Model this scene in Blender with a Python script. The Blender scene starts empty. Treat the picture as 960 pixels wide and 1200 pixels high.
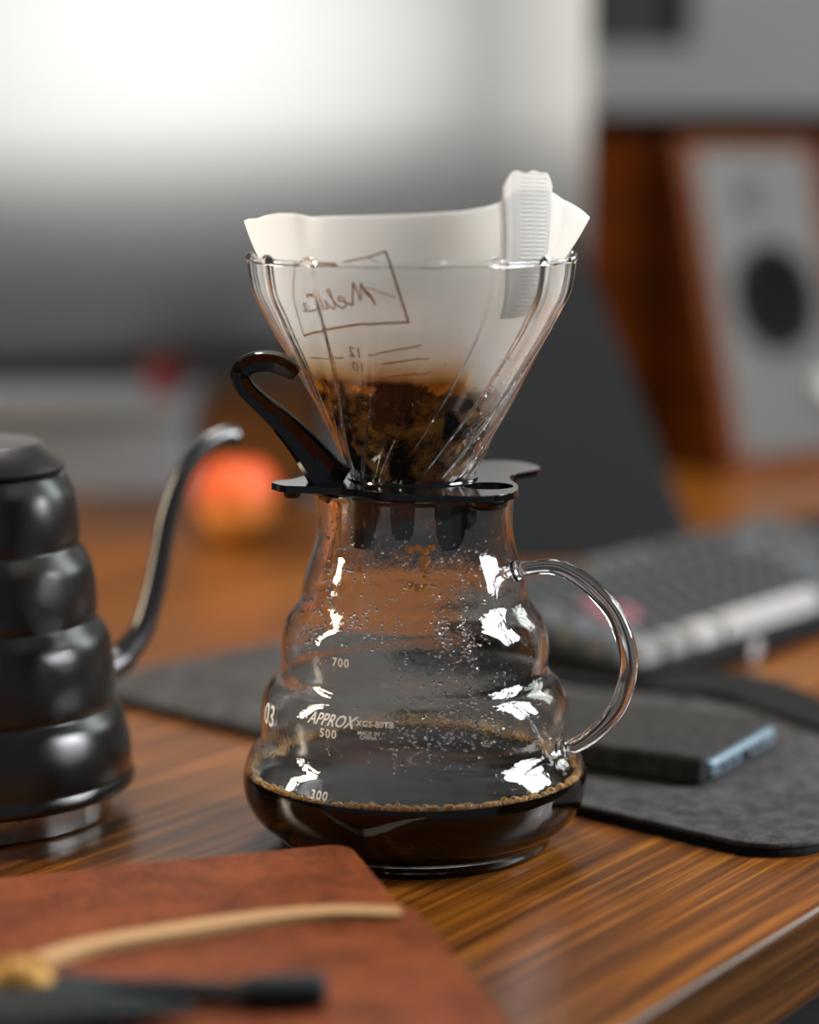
import bpy, bmesh, math, random
from mathutils import Vector, Matrix, Euler, noise
random.seed(7)
S = bpy.context.scene
COL = S.collection
T = 0.75                      # height of the desk top above the floor
R = math.radians

# ------------------------------------------------------------ camera, world, lights, exposure
cam_d = bpy.data.cameras.new('camera')
cam = bpy.data.objects.new('camera', cam_d); COL.objects.link(cam)
cam.location = (-0.001, -0.9535, T + 0.2783)
cam.rotation_euler = (R(90 - 8.5), 0, 0)
cam_d.sensor_fit = 'VERTICAL'; cam_d.sensor_height = 30.0; cam_d.sensor_width = 24.0
cam_d.lens = 30.0 * 2820 / 1200
cam_d.clip_start = 0.02
cam_d.dof.use_dof = True
cam_d.dof.focus_distance = 0.937
cam_d.dof.aperture_fstop = 2.35
cam_d.dof.aperture_blades = 0
S.camera = cam

w = bpy.data.worlds.new('world'); S.world = w; w.use_nodes = True
w.node_tree.nodes['Background'].inputs[0].default_value = (0.82, 0.90, 1.0, 1)
w.node_tree.nodes['Background'].inputs[1].default_value = 0.15

def area(name, loc, target, sx, sy, power, col):
    l = bpy.data.lights.new(name, 'AREA'); l.shape = 'RECTANGLE'; l.size = sx; l.size_y = sy
    l.energy = power; l.color = col
    o = bpy.data.objects.new(name, l); COL.objects.link(o)
    o.location = Vector(loc) + Vector((0, 0, T))
    d = Vector(target) - Vector(loc)
    o.rotation_euler = d.to_track_quat('-Z', 'Y').to_euler()
    return o
# daylight through the two windows of the right wall
for k in range(3):
    area('window_light', (1.66, -0.12 + k * 0.23, 0.98), (0.0, -0.12 + k * 0.20, 0.20), 0.180, 1.15, 23, (0.93, 0.96, 1.0))
for k in range(2):
    area('window_light', (1.66, 1.22 + k * 0.34, 0.98), (0.0, 0.3, 0.10), 0.22, 1.0, 3.6, (0.92, 1.0, 0.95))
# added back light above the far side of the desk, brightens the filter
area('added_back_light', (-0.10, 0.80, 1.45), (0.0, 0.0, 0.15), 0.5, 0.4, 15, (1.0, 0.96, 0.92))
# warm lamp with a tall narrow shade, out of the picture on the left
area('lamp_light', (-1.50, 0.06, 0.80), (0.0, 0.0, 0.10), 0.12, 0.95, 26, (1.0, 0.84, 0.62))

S.view_settings.view_transform = 'Standard'; S.view_settings.look = 'None'
S.view_settings.gamma = 1.0; S.view_settings.use_curve_mapping = False
S.view_settings.exposure = 0.06
S.cycles.max_bounces = 18; S.cycles.transmission_bounces = 16; S.cycles.transparent_max_bounces = 16
S.cycles.glossy_bounces = 8; S.cycles.diffuse_bounces = 4
S.cycles.sample_clamp_indirect = 40.0
S.cycles.caustics_refractive = True; S.cycles.caustics_reflective = True
S.cycles.use_denoising = True

# ------------------------------------------------------------ helpers
def mat(name, col, rough=0.5, metal=0.0, **kw):
    m = bpy.data.materials.new(name); m.use_nodes = True
    b = m.node_tree.nodes['Principled BSDF']
    b.inputs['Base Color'].default_value = (*col, 1)
    b.inputs['Roughness'].default_value = rough
    b.inputs['Metallic'].default_value = metal
    for k, v in kw.items():
        b.inputs[k.replace('_', ' ')].default_value = v
    return m
def nd(m, t, **kw):
    n = m.node_tree.nodes.new(t)
    for k, v in kw.items(): setattr(n, k, v)
    return n
def lk(m, a, b): m.node_tree.links.new(a, b)
def bsdf(m): return m.node_tree.nodes['Principled BSDF']
def ramp(m, src, stops):
    r = nd(m, 'ShaderNodeValToRGB'); e = r.color_ramp.elements
    e[0].position, e[0].color = stops[0][0], (*stops[0][1], 1)
    e[1].position, e[1].color = stops[-1][0], (*stops[-1][1], 1)
    for p, c in stops[1:-1]:
        x = e.new(p); x.color = (*c, 1)
    lk(m, src, r.inputs[0]); return r
def coords(m, scale=(1, 1, 1), rot=(0, 0, 0), out='Object'):
    tc = nd(m, 'ShaderNodeTexCoord'); mp = nd(m, 'ShaderNodeMapping')
    mp.inputs['Scale'].default_value = scale; mp.inputs['Rotation'].default_value = rot
    lk(m, tc.outputs[out], mp.inputs[0]); return mp.outputs[0]
def noise_tex(m, vec, scale, detail=4, rough=0.5, dist=0.0):
    n = nd(m, 'ShaderNodeTexNoise'); n.inputs['Scale'].default_value = scale
    n.inputs['Detail'].default_value = detail; n.inputs['Roughness'].default_value = rough
    n.inputs['Distortion'].default_value = dist
    lk(m, vec, n.inputs['Vector']); return n.outputs['Fac']
def bump(m, h, strength, dist):
    b = nd(m, 'ShaderNodeBump'); b.inputs['Strength'].default_value = strength; b.inputs['Distance'].default_value = dist
    lk(m, h, b.inputs['Height']); lk(m, b.outputs[0], bsdf(m).inputs['Normal']); return b

def obj(name, bm, m, parent=None, smooth=False, label=None, loc=None, kind=None):
    me = bpy.data.meshes.new(name)
    bmesh.ops.recalc_face_normals(bm, faces=bm.faces[:])
    bm.to_mesh(me); bm.free()
    if smooth is not False:
        for p in me.polygons: p.use_smooth = True
        if smooth is not True:
            me.set_sharp_from_angle(angle=R(smooth))
    me.materials.append(m)
    o = bpy.data.objects.new(name, me); COL.objects.link(o)
    if parent is not None: o.parent = parent
    if loc is not None: o.location = loc
    if label: o['label'] = label
    if kind: o['kind'] = kind
    return o
def thing(name, label, cat, loc=(0, 0, 0), rotz=0.0, group=None):
    o = bpy.data.objects.new(name, None); COL.objects.link(o); o.empty_display_size = 0.02
    o.location = Vector(loc) + Vector((0, 0, T)); o.rotation_euler = (0, 0, rotz)
    o['label'] = label; o['category'] = cat
    if group: o['group'] = group
    return o
def tag(o, label, cat, group=None):
    o['label'] = label; o['category'] = cat
    if group: o['group'] = group
    return o
def bevel(o, wdt, seg=2, ang=35):
    b = o.modifiers.new('bevel', 'BEVEL'); b.width = wdt; b.segments = seg
    b.limit_method = 'ANGLE'; b.angle_limit = R(ang)
    return o
def box(bm, x0, x1, y0, y1, z0, z1, M=None):
    vs = [bm.verts.new(M @ Vector(p) if M else p) for p in
          ((x0, y0, z0), (x1, y0, z0), (x1, y1, z0), (x0, y1, z0), (x0, y0, z1), (x1, y0, z1), (x1, y1, z1), (x0, y1, z1))]
    for f in ((0, 3, 2, 1), (4, 5, 6, 7), (0, 1, 5, 4), (1, 2, 6, 5), (2, 3, 7, 6), (3, 0, 4, 7)):
        bm.faces.new([vs[i] for i in f])
    return bm
def spline(pts, n):
    """Catmull-Rom through pts, n steps a segment."""
    P = [Vector(p) for p in pts]; P = [2 * P[0] - P[1]] + P + [2 * P[-1] - P[-2]]
    out = []
    for i in range(1, len(P) - 2):
        a, b, c, d = P[i - 1:i + 3]
        for k in range(n):
            t = k / n
            out.append(0.5 * (2 * b + (c - a) * t + (2 * a - 5 * b + 4 * c - d) * t * t + (3 * b - a - 3 * c + d) * t ** 3))
    out.append(P[-2].copy()); return out
def lathe(prof, n=96, f=None, closed=False):
    """prof: (r, z). A radius of 0 at an end closes it with one point. f(a, r, z) may move a point."""
    bm = bmesh.new(); rows = []
    for r, z in prof:
        if r < 1e-7: rows.append([bm.verts.new((0, 0, z))]); continue
        row = []
        for i in range(n):
            a = 2 * math.pi * i / n
            rr, zz = f(a, r, z) if f else (r, z)
            row.append(bm.verts.new((rr * math.cos(a), rr * math.sin(a), zz)))
        rows.append(row)
    m = len(rows)
    for j in range(m if closed else m - 1):
        A, B = rows[j], rows[(j + 1) % m]
        for i in range(n):
            k = (i + 1) % n
            if len(A) == 1 and len(B) == 1: continue
            if len(A) == 1: bm.faces.new((A[0], B[k], B[i]))
            elif len(B) == 1: bm.faces.new((A[i], A[k], B[0]))
            else: bm.faces.new((A[i], A[k], B[k], B[i]))
    return bm
def tube(path, rad, n=16, cap=True, bm=None, closed=False, sect=None):
    """Sweep a circle (or sect: list of (u, v) in units of rad) along path."""
    bm = bm or bmesh.new(); P = [Vector(p) for p in path]; L = len(P)
    rad = rad if isinstance(rad, (list, tuple)) else [rad] * L
    tan = []
    for i in range(L):
        a = P[(i - 1) % L] if closed else P[max(i - 1, 0)]
        b = P[(i + 1) % L] if closed else P[min(i + 1, L - 1)]
        tan.append((b - a).normalized())
    up = Vector((0, 0, 1))
    if abs(tan[0].dot(up)) > 0.9: up = Vector((0, 1, 0))
    u = (up - tan[0] * up.dot(tan[0])).normalized(); rows = []
    for i in range(L):
        u = (u - tan[i] * u.dot(tan[i])).normalized(); v = tan[i].cross(u)
        sc = sect or [(math.cos(2 * math.pi * k / n), math.sin(2 * math.pi * k / n)) for k in range(n)]
        rows.append([bm.verts.new(P[i] + u * (s * rad[i]) + v * (t * rad[i])) for s, t in sc])
    n = len(rows[0])
    for j in range(L if closed else L - 1):
        A, B = rows[j], rows[(j + 1) % L]
        for k in range(n):
            bm.faces.new((A[k], A[(k + 1) % n], B[(k + 1) % n], B[k]))
    if cap and not closed:
        bm.faces.new(rows[0][::-1]); bm.faces.new(rows[-1])
    return bm
def prism(pts, z0, z1, bm=None):
    bm = bm or bmesh.new()
    a = [bm.verts.new((x, y, z0)) for x, y in pts]; b = [bm.verts.new((x, y, z1)) for x, y in pts]
    n = len(pts)
    bm.faces.new(a[::-1]); bm.faces.new(b)
    for i in range(n): bm.faces.new((a[i], a[(i + 1) % n], b[(i + 1) % n], b[i]))
    return bm
def round_poly(pts, r, seg=8):
    """Round each corner of a convex polygon; r may be a list."""
    out = []; n = len(pts)
    for i in range(n):
        p = Vector(pts[i]); a = (Vector(pts[i - 1]) - p).normalized(); b = (Vector(pts[(i + 1) % n]) - p).normalized()
        rr = r[i] if isinstance(r, (list, tuple)) else r
        if rr <= 0: out.append(tuple(p)); continue
        half = a.angle(b) / 2; d = rr / math.tan(half); c = p + (a + b).normalized() * (rr / math.sin(half))
        s = p + a * d - c; e = p + b * d - c; ang = s.angle(e)
        sg = 1 if s.x * e.y - s.y * e.x > 0 else -1
        for k in range(seg + 1):
            t = sg * ang * k / seg
            out.append((c.x + s.x * math.cos(t) - s.y * math.sin(t), c.y + s.x * math.sin(t) + s.y * math.cos(t)))
    return out
def ball(bm, c, r, sub=1, sc=(1, 1, 1), rot=None):
    M = Matrix.Translation(c) @ (rot.to_matrix().to_4x4() if rot else Matrix()) @ Matrix.Diagonal((r * sc[0], r * sc[1], r * sc[2], 1))
    bmesh.ops.create_icosphere(bm, subdivisions=sub, radius=1.0, matrix=M)
def on_axis(a, r, z):
    """a in degrees from the front (towards -Y) to the right (towards +X)."""
    return Vector((r * math.sin(R(a)), -r * math.cos(R(a)), z))
def interp(pts, x):
    pts = sorted(pts)
    if x <= pts[0][0]: return pts[0][1]
    for p, q in zip(pts, pts[1:]):
        if x <= q[0]: return p[1] + (q[1] - p[1]) * (x - p[0]) / (q[0] - p[0])
    return pts[-1][1]

# ------------------------------------------------------------ materials
def wood_mat(name, ang, c0, c1, c2, scale=1.0, rough=0.28, coat=0.5):
    m = mat(name, c1, rough)
    v = coords(m, (1, 1, 1), (0, 0, -ang))
    v2n = nd(m, 'ShaderNodeMapping'); v2n.inputs['Scale'].default_value = (3.6 * scale, 165 * scale, 165 * scale); lk(m, v, v2n.inputs[0])
    v3n = nd(m, 'ShaderNodeMapping'); v3n.inputs['Scale'].default_value = (10 * scale, 520 * scale, 520 * scale); lk(m, v, v3n.inputs[0])
    a = noise_tex(m, v2n.outputs[0], 1.0, 5, 0.6, 0.35); f = noise_tex(m, v3n.outputs[0], 1.0, 3, 0.6)
    r = ramp(m, a, [(0.33, c0), (0.5, c1), (0.68, c2)])
    r2 = ramp(m, f, [(0.3, (0.45, 0.45, 0.45)), (0.6, (1, 1, 1))])
    mx = nd(m, 'ShaderNodeMix'); mx.data_type = 'RGBA'; mx.blend_type = 'MULTIPLY'; mx.inputs[0].default_value = 0.8
    lk(m, r.outputs[0], mx.inputs[6]); lk(m, r2.outputs[0], mx.inputs[7]); lk(m, mx.outputs[2], bsdf(m).inputs['Base Color'])
    bump(m, f, 0.10, 0.0004)
    bsdf(m).inputs['Coat Weight'].default_value = coat; bsdf(m).inputs['Coat Roughness'].default_value = 0.15
    return m
GR = math.atan2(0.83, 0.56)
M_desk = wood_mat('desk_wood', GR, (0.060, 0.017, 0.002), (0.17, 0.052, 0.005), (0.36, 0.125, 0.014), coat=0.08, rough=0.34)
bsdf(M_desk).inputs['Specular IOR Level'].default_value = 0.3
M_deskside = wood_mat('desk_side_wood', GR, (0.03, 0.012, 0.004), (0.085, 0.033, 0.009), (0.15, 0.06, 0.016))
M_spkwood = wood_mat('speaker_wood', R(90), (0.07, 0.014, 0.0012), (0.115, 0.025, 0.0015), (0.17, 0.042, 0.002), 0.6, 0.5, 0.0)
bsdf(M_spkwood).inputs['Specular IOR Level'].default_value = .1
def glass_mat(name, bump_s=0.0, scale=120, col=(1, 1, 1), ior=1.47, rough=0.0):
    m = mat(name, col, rough, 0.0, Transmission_Weight=1.0, IOR=ior)
    if bump_s:
        v = coords(m, (1, 1, 0.55)); h = noise_tex(m, v, scale, 3, 0.6, 0.3); bump(m, h, bump_s, 0.0015)
    return m
M_glass = glass_mat('server_glass', 0.075, 170)
M_glass2 = glass_mat('clear_glass')
M_dripglass = glass_mat('dripper_glass', 0.04, 90, rough=0.05)
M_water = glass_mat('water_drops', 0, ior=1.33)
M_print = mat('white_print', (0.93, 0.92, 0.90), 0.5)
M_coffee = mat('coffee', (0.006, 0.0025, 0.001), 0.03, IOR=1.13, Specular_IOR_Level=.25)
vv = coords(M_coffee, (1, 2.2, 1)); bump(M_coffee, noise_tex(M_coffee, vv, 55, 3, 0.5, 0.6), 0.25, 0.001)
M_foam = mat('foam', (0.90, 0.62, 0.28), 0.12, Coat_Weight=0.8)
lw = nd(M_foam, 'ShaderNodeLayerWeight'); lw.inputs[0].default_value = 0.45      # a bubble: clear in the middle, golden film at its rim
tp = nd(M_foam, 'ShaderNodeBsdfTransparent'); tp.inputs[0].default_value = (.95, .85, .65, 1); mf = nd(M_foam, 'ShaderNodeMixShader')
lk(M_foam, lw.outputs['Facing'], mf.inputs[0]); lk(M_foam, tp.outputs[0], mf.inputs[1]); lk(M_foam, bsdf(M_foam).outputs[0], mf.inputs[2]); lk(M_foam, mf.outputs[0], M_foam.node_tree.nodes['Material Output'].inputs[0])
M_amber = mat('coffee_drip', (0.95, 0.48, 0.05), 0.03, Transmission_Weight=0.75, IOR=1.33)
M_black = mat('black_plastic', (0.003, 0.003, 0.003), 0.10, Coat_Weight=0.3, Coat_Roughness=0.06)
M_kettle = mat('black_satin_metal', (0.008, 0.0075, 0.0068), 0.29, 0.0, Coat_Weight=0.7, Coat_Roughness=0.27)
bump(M_kettle, noise_tex(M_kettle, coords(M_kettle), 2500, 2), 0.08, 0.0002)
M_lid = mat('kettle_lid_metal', (0.045, 0.038, 0.035), 0.40, 0.2)
M_steel = mat('brushed_steel', (0.50, 0.48, 0.46), 0.2, 1.0)
bump(M_steel, noise_tex(M_steel, coords(M_steel, (1, 1, 0.3)), 90, 4, 0.6, 1.0), 0.5, 0.001)
def fabric(name, c0, c1, scale=900, rough=0.95, b=0.6):
    m = mat(name, c0, rough); bsdf(m).inputs['Specular IOR Level'].default_value = 0.12 if rough > .9 else 0.12
    v = coords(m); a = noise_tex(m, v, scale, 3, 0.7); a2 = noise_tex(m, v, scale * 0.12, 3, 0.6)
    ad = nd(m, 'ShaderNodeMath', operation='ADD'); lk(m, a, ad.inputs[0]); lk(m, a2, ad.inputs[1])
    r = ramp(m, ad.outputs[0], [(0.7, c0), (1.25, c1)]); lk(m, r.outputs[0], bsdf(m).inputs['Base Color'])
    # the ramp clips at 1; halve the sum
    hv = nd(m, 'ShaderNodeMath', operation='MULTIPLY'); hv.inputs[1].default_value = 0.5
    lk(m, ad.outputs[0], hv.inputs[0]); lk(m, hv.outputs[0], r.inputs[0])
    r.color_ramp.elements[0].position = 0.38; r.color_ramp.elements[1].position = 0.62
    bump(m, a, b, 0.0006)
    return m
M_felt = fabric('grey_felt', (0.022, 0.021, 0.020), (0.085, 0.081, 0.077))
M_feltblack = fabric('black_felt', (0.006, 0.006, 0.006), (0.018, 0.018, 0.018))
M_sleeve = fabric('sleeve_felt', (0.017, 0.016, 0.015), (0.05, 0.047, 0.044), 1200)
M_leather = fabric('brown_leather', (0.085, 0.019, 0.005), (0.21, 0.052, 0.014), 320, 0.6, 0.3)
M_strap = mat('tan_strap', (0.42, 0.24, 0.10), 0.6)
M_pages = mat('page_edges', (0.55, 0.47, 0.36), 0.8)

# ------------------------------------------------------------ the room
def struct(name, bm, m):
    o = obj(name, bm, m); o['kind'] = 'structure'; return o
M_wall = mat('wall_paint_dark', (0.04, 0.043, 0.042), 0.85)
bump(M_wall, noise_tex(M_wall, coords(M_wall), 60, 3), 0.2, 0.002)
M_floor = mat('floor_boards', (0.06, 0.045, 0.035), 0.6)
rr = ramp(M_floor, noise_tex(M_floor, coords(M_floor, (2, 30, 1)), 1.5, 4), [(0.35, (0.035, 0.025, 0.018)), (0.65, (0.09, 0.06, 0.04))]); lk(M_floor, rr.outputs[0], bsdf(M_floor).inputs['Base Color'])
struct('floor', box(bmesh.new(), -2.2, 2.0, -2.6, 2.4, -0.05, 0.0), M_floor)
struct('wall_back', box(bmesh.new(), -2.2, 2.0, 2.3, 2.4, 0.0, 2.6), M_wall)
struct('wall_left', box(bmesh.new(), -2.3, -2.2, -1.2, 2.4, 0.0, 2.6), M_wall)
bm = bmesh.new()
X0, X1 = 1.70, 1.80
holes = [(-0.26, 0.48), (1.03, 1.75)]
box(bm, X0, X1, -1.2, 2.3, 0.0, T + 0.33); box(bm, X0, X1, -1.2, 2.3, T + 1.67, 2.6)
for y0, y1 in ((-1.2, -0.26), (0.48, 1.03), (1.75, 2.3)): box(bm, X0, X1, y0, y1, T + 0.33, T + 1.67)
struct('wall_right', bm, M_wall)
M_frame = mat('window_frame_paint', (0.6, 0.6, 0.58), 0.5)
for i, ((y0, y1), n) in enumerate(zip(holes, (3, 2))):
    bm = bmesh.new(); t = 0.018
    box(bm, X0 + .02, X1 - .02, y0, y1, T + 0.33, T + 0.36); box(bm, X0 + .02, X1 - .02, y0, y1, T + 1.64, T + 1.67)
    for k in range(n + 1):
        yy = y0 + (y1 - y0) * k / n
        box(bm, X0 + .02, X1 - .02, max(y0, yy - t), min(y1, yy + t), T + 0.36, T + 1.64)
    struct('window_%d' % (i + 1), bm, M_frame)

# ------------------------------------------------------------ the desk
E0 = Vector((0.0706, -0.2096)); U = Vector((0.56, 0.83)).normalized(); N = Vector((-U.y, U.x))
def dk(u, n, z=0.0):
    p = E0 + U * u + N * n; return Vector((p.x, p.y, z))
desk = thing('desk', 'glossy brown wooden desk with straight grain under the coffee server', 'desk', (0, 0, 0))
pts = [dk(-0.55, 0.0), dk(2.0, 0.0), dk(2.0, 1.42), dk(-0.55, 1.42)]
o = obj('desk_top', prism([(p.x, p.y) for p in pts], -0.036, 0.0), M_desk, desk)
o.data.materials.append(M_deskside)
for p in o.data.polygons:
    if abs(p.normal.z) < 0.5: p.material_index = 1
bevel(o, 0.0028, 3)
bm = bmesh.new(); pts = [dk(-0.50, 0.03), dk(1.95, 0.03), dk(1.95, 1.37), dk(-0.50, 1.37)]
a = prism([(p.x, p.y) for p in pts], -0.10, -0.0362); obj('apron', a, mat('black_steel', (0.004, 0.004, 0.004), 0.5), desk, label='dark underframe')
for u_, n_ in ((-0.46, 0.07), (1.9, 0.07), (1.9, 1.32), (-0.46, 1.32)):
    c = dk(u_, n_); obj('leg', box(bmesh.new(), c.x - .03, c.x + .03, c.y - .03, c.y + .03, -T, -0.10), bpy.data.materials['black_steel'], desk)

# ------------------------------------------------------------ glass coffee server
server = thing('coffee_server', 'clear glass coffee server with stacked bulges, white volume marks and glass handle', 'coffee pot', (0.0011, 0, 0))
OUT = [(.0410, .1455), (.0401, .1436), (.0394, .1375), (.0394, .130), (.0406, .122), (.0434, .1135), (.0453, .1065), (.0462, .1015), (.0484, .0975), (.0518, .0925),
       (.0536, .0865), (.0541, .0795), (.0540, .0735), (.0555, .0700), (.0592, .0660), (.0617, .0605), (.0624, .0530), (.0621, .0465),
       (.0635, .0425), (.0668, .0380), (.0691, .0325), (.0698, .0272), (.0690, .0210), (.0660, .0145), (.0618, .0100), (.0575, .0070),
       (.0556, .0045), (.0552, .0020), (.0538, .0)]
out = [(p.x, p.y) for p in spline([(r, z, 0) for r, z in OUT], 5)]
def srv_r(z): return interp([(zz, r) for r, zz in out], z)
TH = 0.0017
inn = [(r - TH * (1.0 if z > 0.016 else 1.4), z) for r, z in out if z > 0.0128]
inn = inn + [(.0570, .0112), (.050, .0098), (.030, .0092), (0, .0090)]
foot = [(.0520, 0.0), (.0505, .0015), (.0470, .0042), (.030, .0048), (0, .0050)]
prof = inn[::-1] + [(.0403, .1463)] + out + foot
obj('body', lathe(prof, 144), M_glass, server, smooth=True)
# handle: leaves the body to the right and a little towards the camera
hp = [(.0435, .1150), (.0466, .1160), (.0542, .1176), (.0614, .1178), (.0700, .1146), (.0775, .1095), (.0846, .1023), (.0893, .0933), (.0914, .0847),
      (.0910, .0758), (.0881, .0661), (.0827, .0580), (.0760, .0515), (.0707, .0478), (.0668, .0458), (.0625, .0452)]
A = R(-25)
path = [Vector((p.x * math.cos(A), p.x * math.sin(A), p.y)) for p in spline([(r, z, 0) for r, z in hp], 5)]
L = len(path) - 1
rad = [0.0021 + 0.0015 * math.sin(math.pi * i / L) ** 0.6 + (0.0022 * math.exp(-(min(i, L - i) / 4.0) ** 2)) for i in range(L + 1)]
o = obj('handle', tube(path, rad, 20), M_glass2, server, smooth=True)
# printed marks
def text_on(string, name, size, a0, z0, rfun, m, parent, shear=0.0, mirror=False, off=0.00022, rot=0.0, sx=1.0, space=1.0, bold=0.0, drop_=0.0):
    c = bpy.data.curves.new(name, 'FONT'); c.body = string; c.size = size; c.align_x = 'CENTER'; c.align_y = 'CENTER'
    c.shear = shear; c.space_character = space; c.offset = bold; c.resolution_u = 3; c.space_line = 0.8
    t = bpy.data.objects.new(name, c); COL.objects.link(t)
    bpy.context.view_layer.update()
    me = bpy.data.meshes.new_from_object(t.evaluated_get(bpy.context.evaluated_depsgraph_get()))
    bpy.data.objects.remove(t)
    ca, sa = math.cos(rot), math.sin(rot)
    for v in me.vertices:
        x, y = v.co.x * sx * (-1 if mirror else 1), v.co.y
        x, y = x * ca - y * sa, x * sa + y * ca
        z = z0 + y; r = rfun(z) 
        v.co = on_axis(a0 + math.degrees(x / r), r + off, z - drop_)
    me.materials.append(m)
    o = bpy.data.objects.new(name, me); COL.objects.link(o); o.parent = parent
    return o
text_on('700', 'volume_mark', .0046, -32.1, .0838, srv_r, M_print, server, bold=.00007, space=1.2)
text_on('APPROX', 'volume_mark', .0062, -32.4, .0625, srv_r, M_print, server, shear=.35, sx=.88, bold=.00009)
text_on('500', 'volume_mark', .0046, -32.5, .0575, srv_r, M_print, server, bold=.00007, space=1.2)
text_on('XGS-80TB', 'volume_mark', .0030, -14.6, .0627, srv_r, M_print, server, bold=.00002, sx=1.08, space=1.05)
text_on('MADE IN\nCHINA', 'volume_mark', .0020, -16.6, .0585, srv_r, M_print, server, bold=.00002, sx=1.1)
text_on('300', 'volume_mark', .0046, -32.5, .0345, srv_r, M_print, server, bold=.00007, space=1.2)
text_on('03', 'size_mark', .0120, -68.0, .0576, srv_r, M_print, server, bold=.0001, sx=1.0)

# condensation on the inside of the server
bm = bmesh.new()
def drop(a, z, r, sub=1):
    rr_ = srv_r(z) - TH - r * 0.25
    ball(bm, on_axis(a, rr_, z), r, sub, (1, 1, 1.25))
rnd = random.Random(3)
for a0, z0, sa, sz, n in ((13, .097, 3.0, .009, 150), (24, .090, 2.6, .011, 150), (-10, .060, 5, .006, 60), (22, .060, 10, .006, 130), (8, .058, 9, .007, 110),
                          (-45, .118, 10, .010, 90), (-50, .092, 8, .007, 80), (-20, .098, 12, .006, 70), (35, .112, 10, .01, 80), (0, .125, 25, .006, 90), (40, .066, 14, .02, 90)):
    for _ in range(n):
        a = rnd.gauss(a0, sa); z = min(.137, max(.036, rnd.gauss(z0, sz)))
        drop(a, z, rnd.choice((.00025, .0003, .0004, .00055, .0007)))
for _ in range(16):       # running drops
    a = rnd.uniform(-70, 70); z = rnd.uniform(.05, .12)
    for k in range(rnd.randint(4, 9)): drop(a + rnd.gauss(0, .35), z - k * .0011, rnd.uniform(.0003, .0007))
obj('condensation', bm, M_water, server, smooth=True, kind='stuff', label='water droplets condensed inside the glass')

# ------------------------------------------------------------ coffee in the server
coffee = thing('coffee', 'black coffee pooled in the bottom of the glass server', 'coffee', (0.0011, 0, 0.006))
LV = .0305
cp = [(r + 0.0004, z - .006) for r, z in inn if z <= LV and z > .0125]
cp = [(cp[0][0] - .0002, LV - .006 + .0006), *cp]
cp = [(0, LV - .006), (.02, LV - .006), (.045, LV - .006), (.060, LV - .006), (.0655, LV - .0058), *cp, (.0573, .0050), (.0502, .0036), (.03, .0030), (0, .0028)]
obj('liquid', lathe(cp, 128), M_coffee, coffee, smooth=50)
bm = bmesh.new(); rnd = random.Random(5)
for i in range(1100):
    a = rnd.uniform(0, 360); r = rnd.choice((.0005, .0006, .0007, .0009, .0011, .0014)); lay = abs(rnd.gauss(0, .0016))
    ball(bm, on_axis(a, srv_r(LV) - TH - r * .9 - lay * .5, LV - .006 + rnd.gauss(0.0006, .0007)), r, 1)
for i in range(90):
    a = rnd.gauss(5, 40); r = rnd.uniform(.0012, .0019)
    ball(bm, on_axis(a, srv_r(LV) - TH - r * .95, LV - .006 + r * .35), r, 2)
obj('foam_ring', bm, M_foam, coffee, smooth=True, kind='stuff', label='ring of golden foam bubbles at the glass')
bm = bmesh.new()
for x, z, r in ((-.004, .1255, .0017), (-.001, .1262, .0015), (.002, .1250, .0019), (.0045, .1265, .0015), (.0008, .1222, .0011), (.0022, .1205, .0018), (.0012, .1180, .0016), (.0026, .1168, .0012),
                (-.0030, .1112, .0016), (-.0005, .1103, .0018), (.0022, .1108, .0012), (.0015, .1145, .0009), (-.0045, .1120, .0008)):
    ball(bm, (x + .002, -.030, z - .006), r, 2, (1.1, .8, 1))
obj('drip', bm, M_amber, coffee, smooth=True, label='amber drops of coffee falling in the neck')

# ------------------------------------------------------------ dripper: fluted glass cone on a black plastic collar
DX = 0.0003
dripper = thing('coffee_dripper', 'fluted glass pour-over dripper with black plastic collar and hooked handle', 'dripper', (DX, 0, .1475))
DZ = .1475
DP = [(.0652, .2365), (.0644, .2300), (.0628, .2235), (.0592, .2165), (.0550, .2085), (.0478, .1960), (.0408, .1830), (.0374, .1765),
      (.0334, .1690), (.0298, .1615), (.0256, .1530), (.0242, .1490)]
dp = [(p.x, p.y) for p in spline([(r, z, 0) for r, z in DP], 6)]
NR = 16
def rib_phase(a, z):        # a: mesh angle (radians from +X)
    front = math.degrees(a) + 90.0
    tw = -46.0 * (max(0, .2365 - z) / .0865) ** 3
    return R(NR / 2 * (front - 7.2 - tw))
def flute(a, z): return abs(math.sin(rib_phase(a, z))) ** 1.2
def f_out(a, r, z): return r * (1 - .029 * flute(a, z)) + .0004 * math.exp(-(abs(math.sin(rib_phase(a, z))) / .25) ** 2), z - DZ
def f_in(a, r, z): return r * (1 - .026 * flute(a, z)) - .0011 * math.exp(-(abs(math.sin(rib_phase(a, z))) / .30) ** 2), z - DZ
bm = bmesh.new(); n = 480
rows = []
outer = dp; inner = [(r - .0016, z) for r, z in dp][::-1]
for lst, f in ((outer, f_out), (inner, f_in)):
    for r, z in lst:
        row = []
        for i in range(n):
            a = 2 * math.pi * i / n; q, zz = f(a, r, z)
            row.append(bm.verts.new((q * math.cos(a), q * math.sin(a), zz)))
        rows.append(row)
for j in range(len(rows)):
    A_, B_ = rows[j], rows[(j + 1) % len(rows)]
    for i in range(n):
        k = (i + 1) % n; bm.faces.new((A_[i], A_[k], B_[k], B_[i]))
obj('glass_cone', bm, M_dripglass, dripper, smooth=True)
path, rad = [], []
for i in range(320):
    a = 2 * math.pi * i / 320; fl = flute(a, .2365); r = (.0652 - .0011) * (1 - .026 * fl)
    bead = math.exp(-(fl / .28) ** 2)
    path.append((r * math.cos(a), r * math.sin(a), .2370 - DZ + .0008 * bead)); rad.append(.0011 + .0010 * bead)
obj('glass_rim', tube(path, rad, 10, closed=True), M_glass2, dripper, smooth=True)

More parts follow.
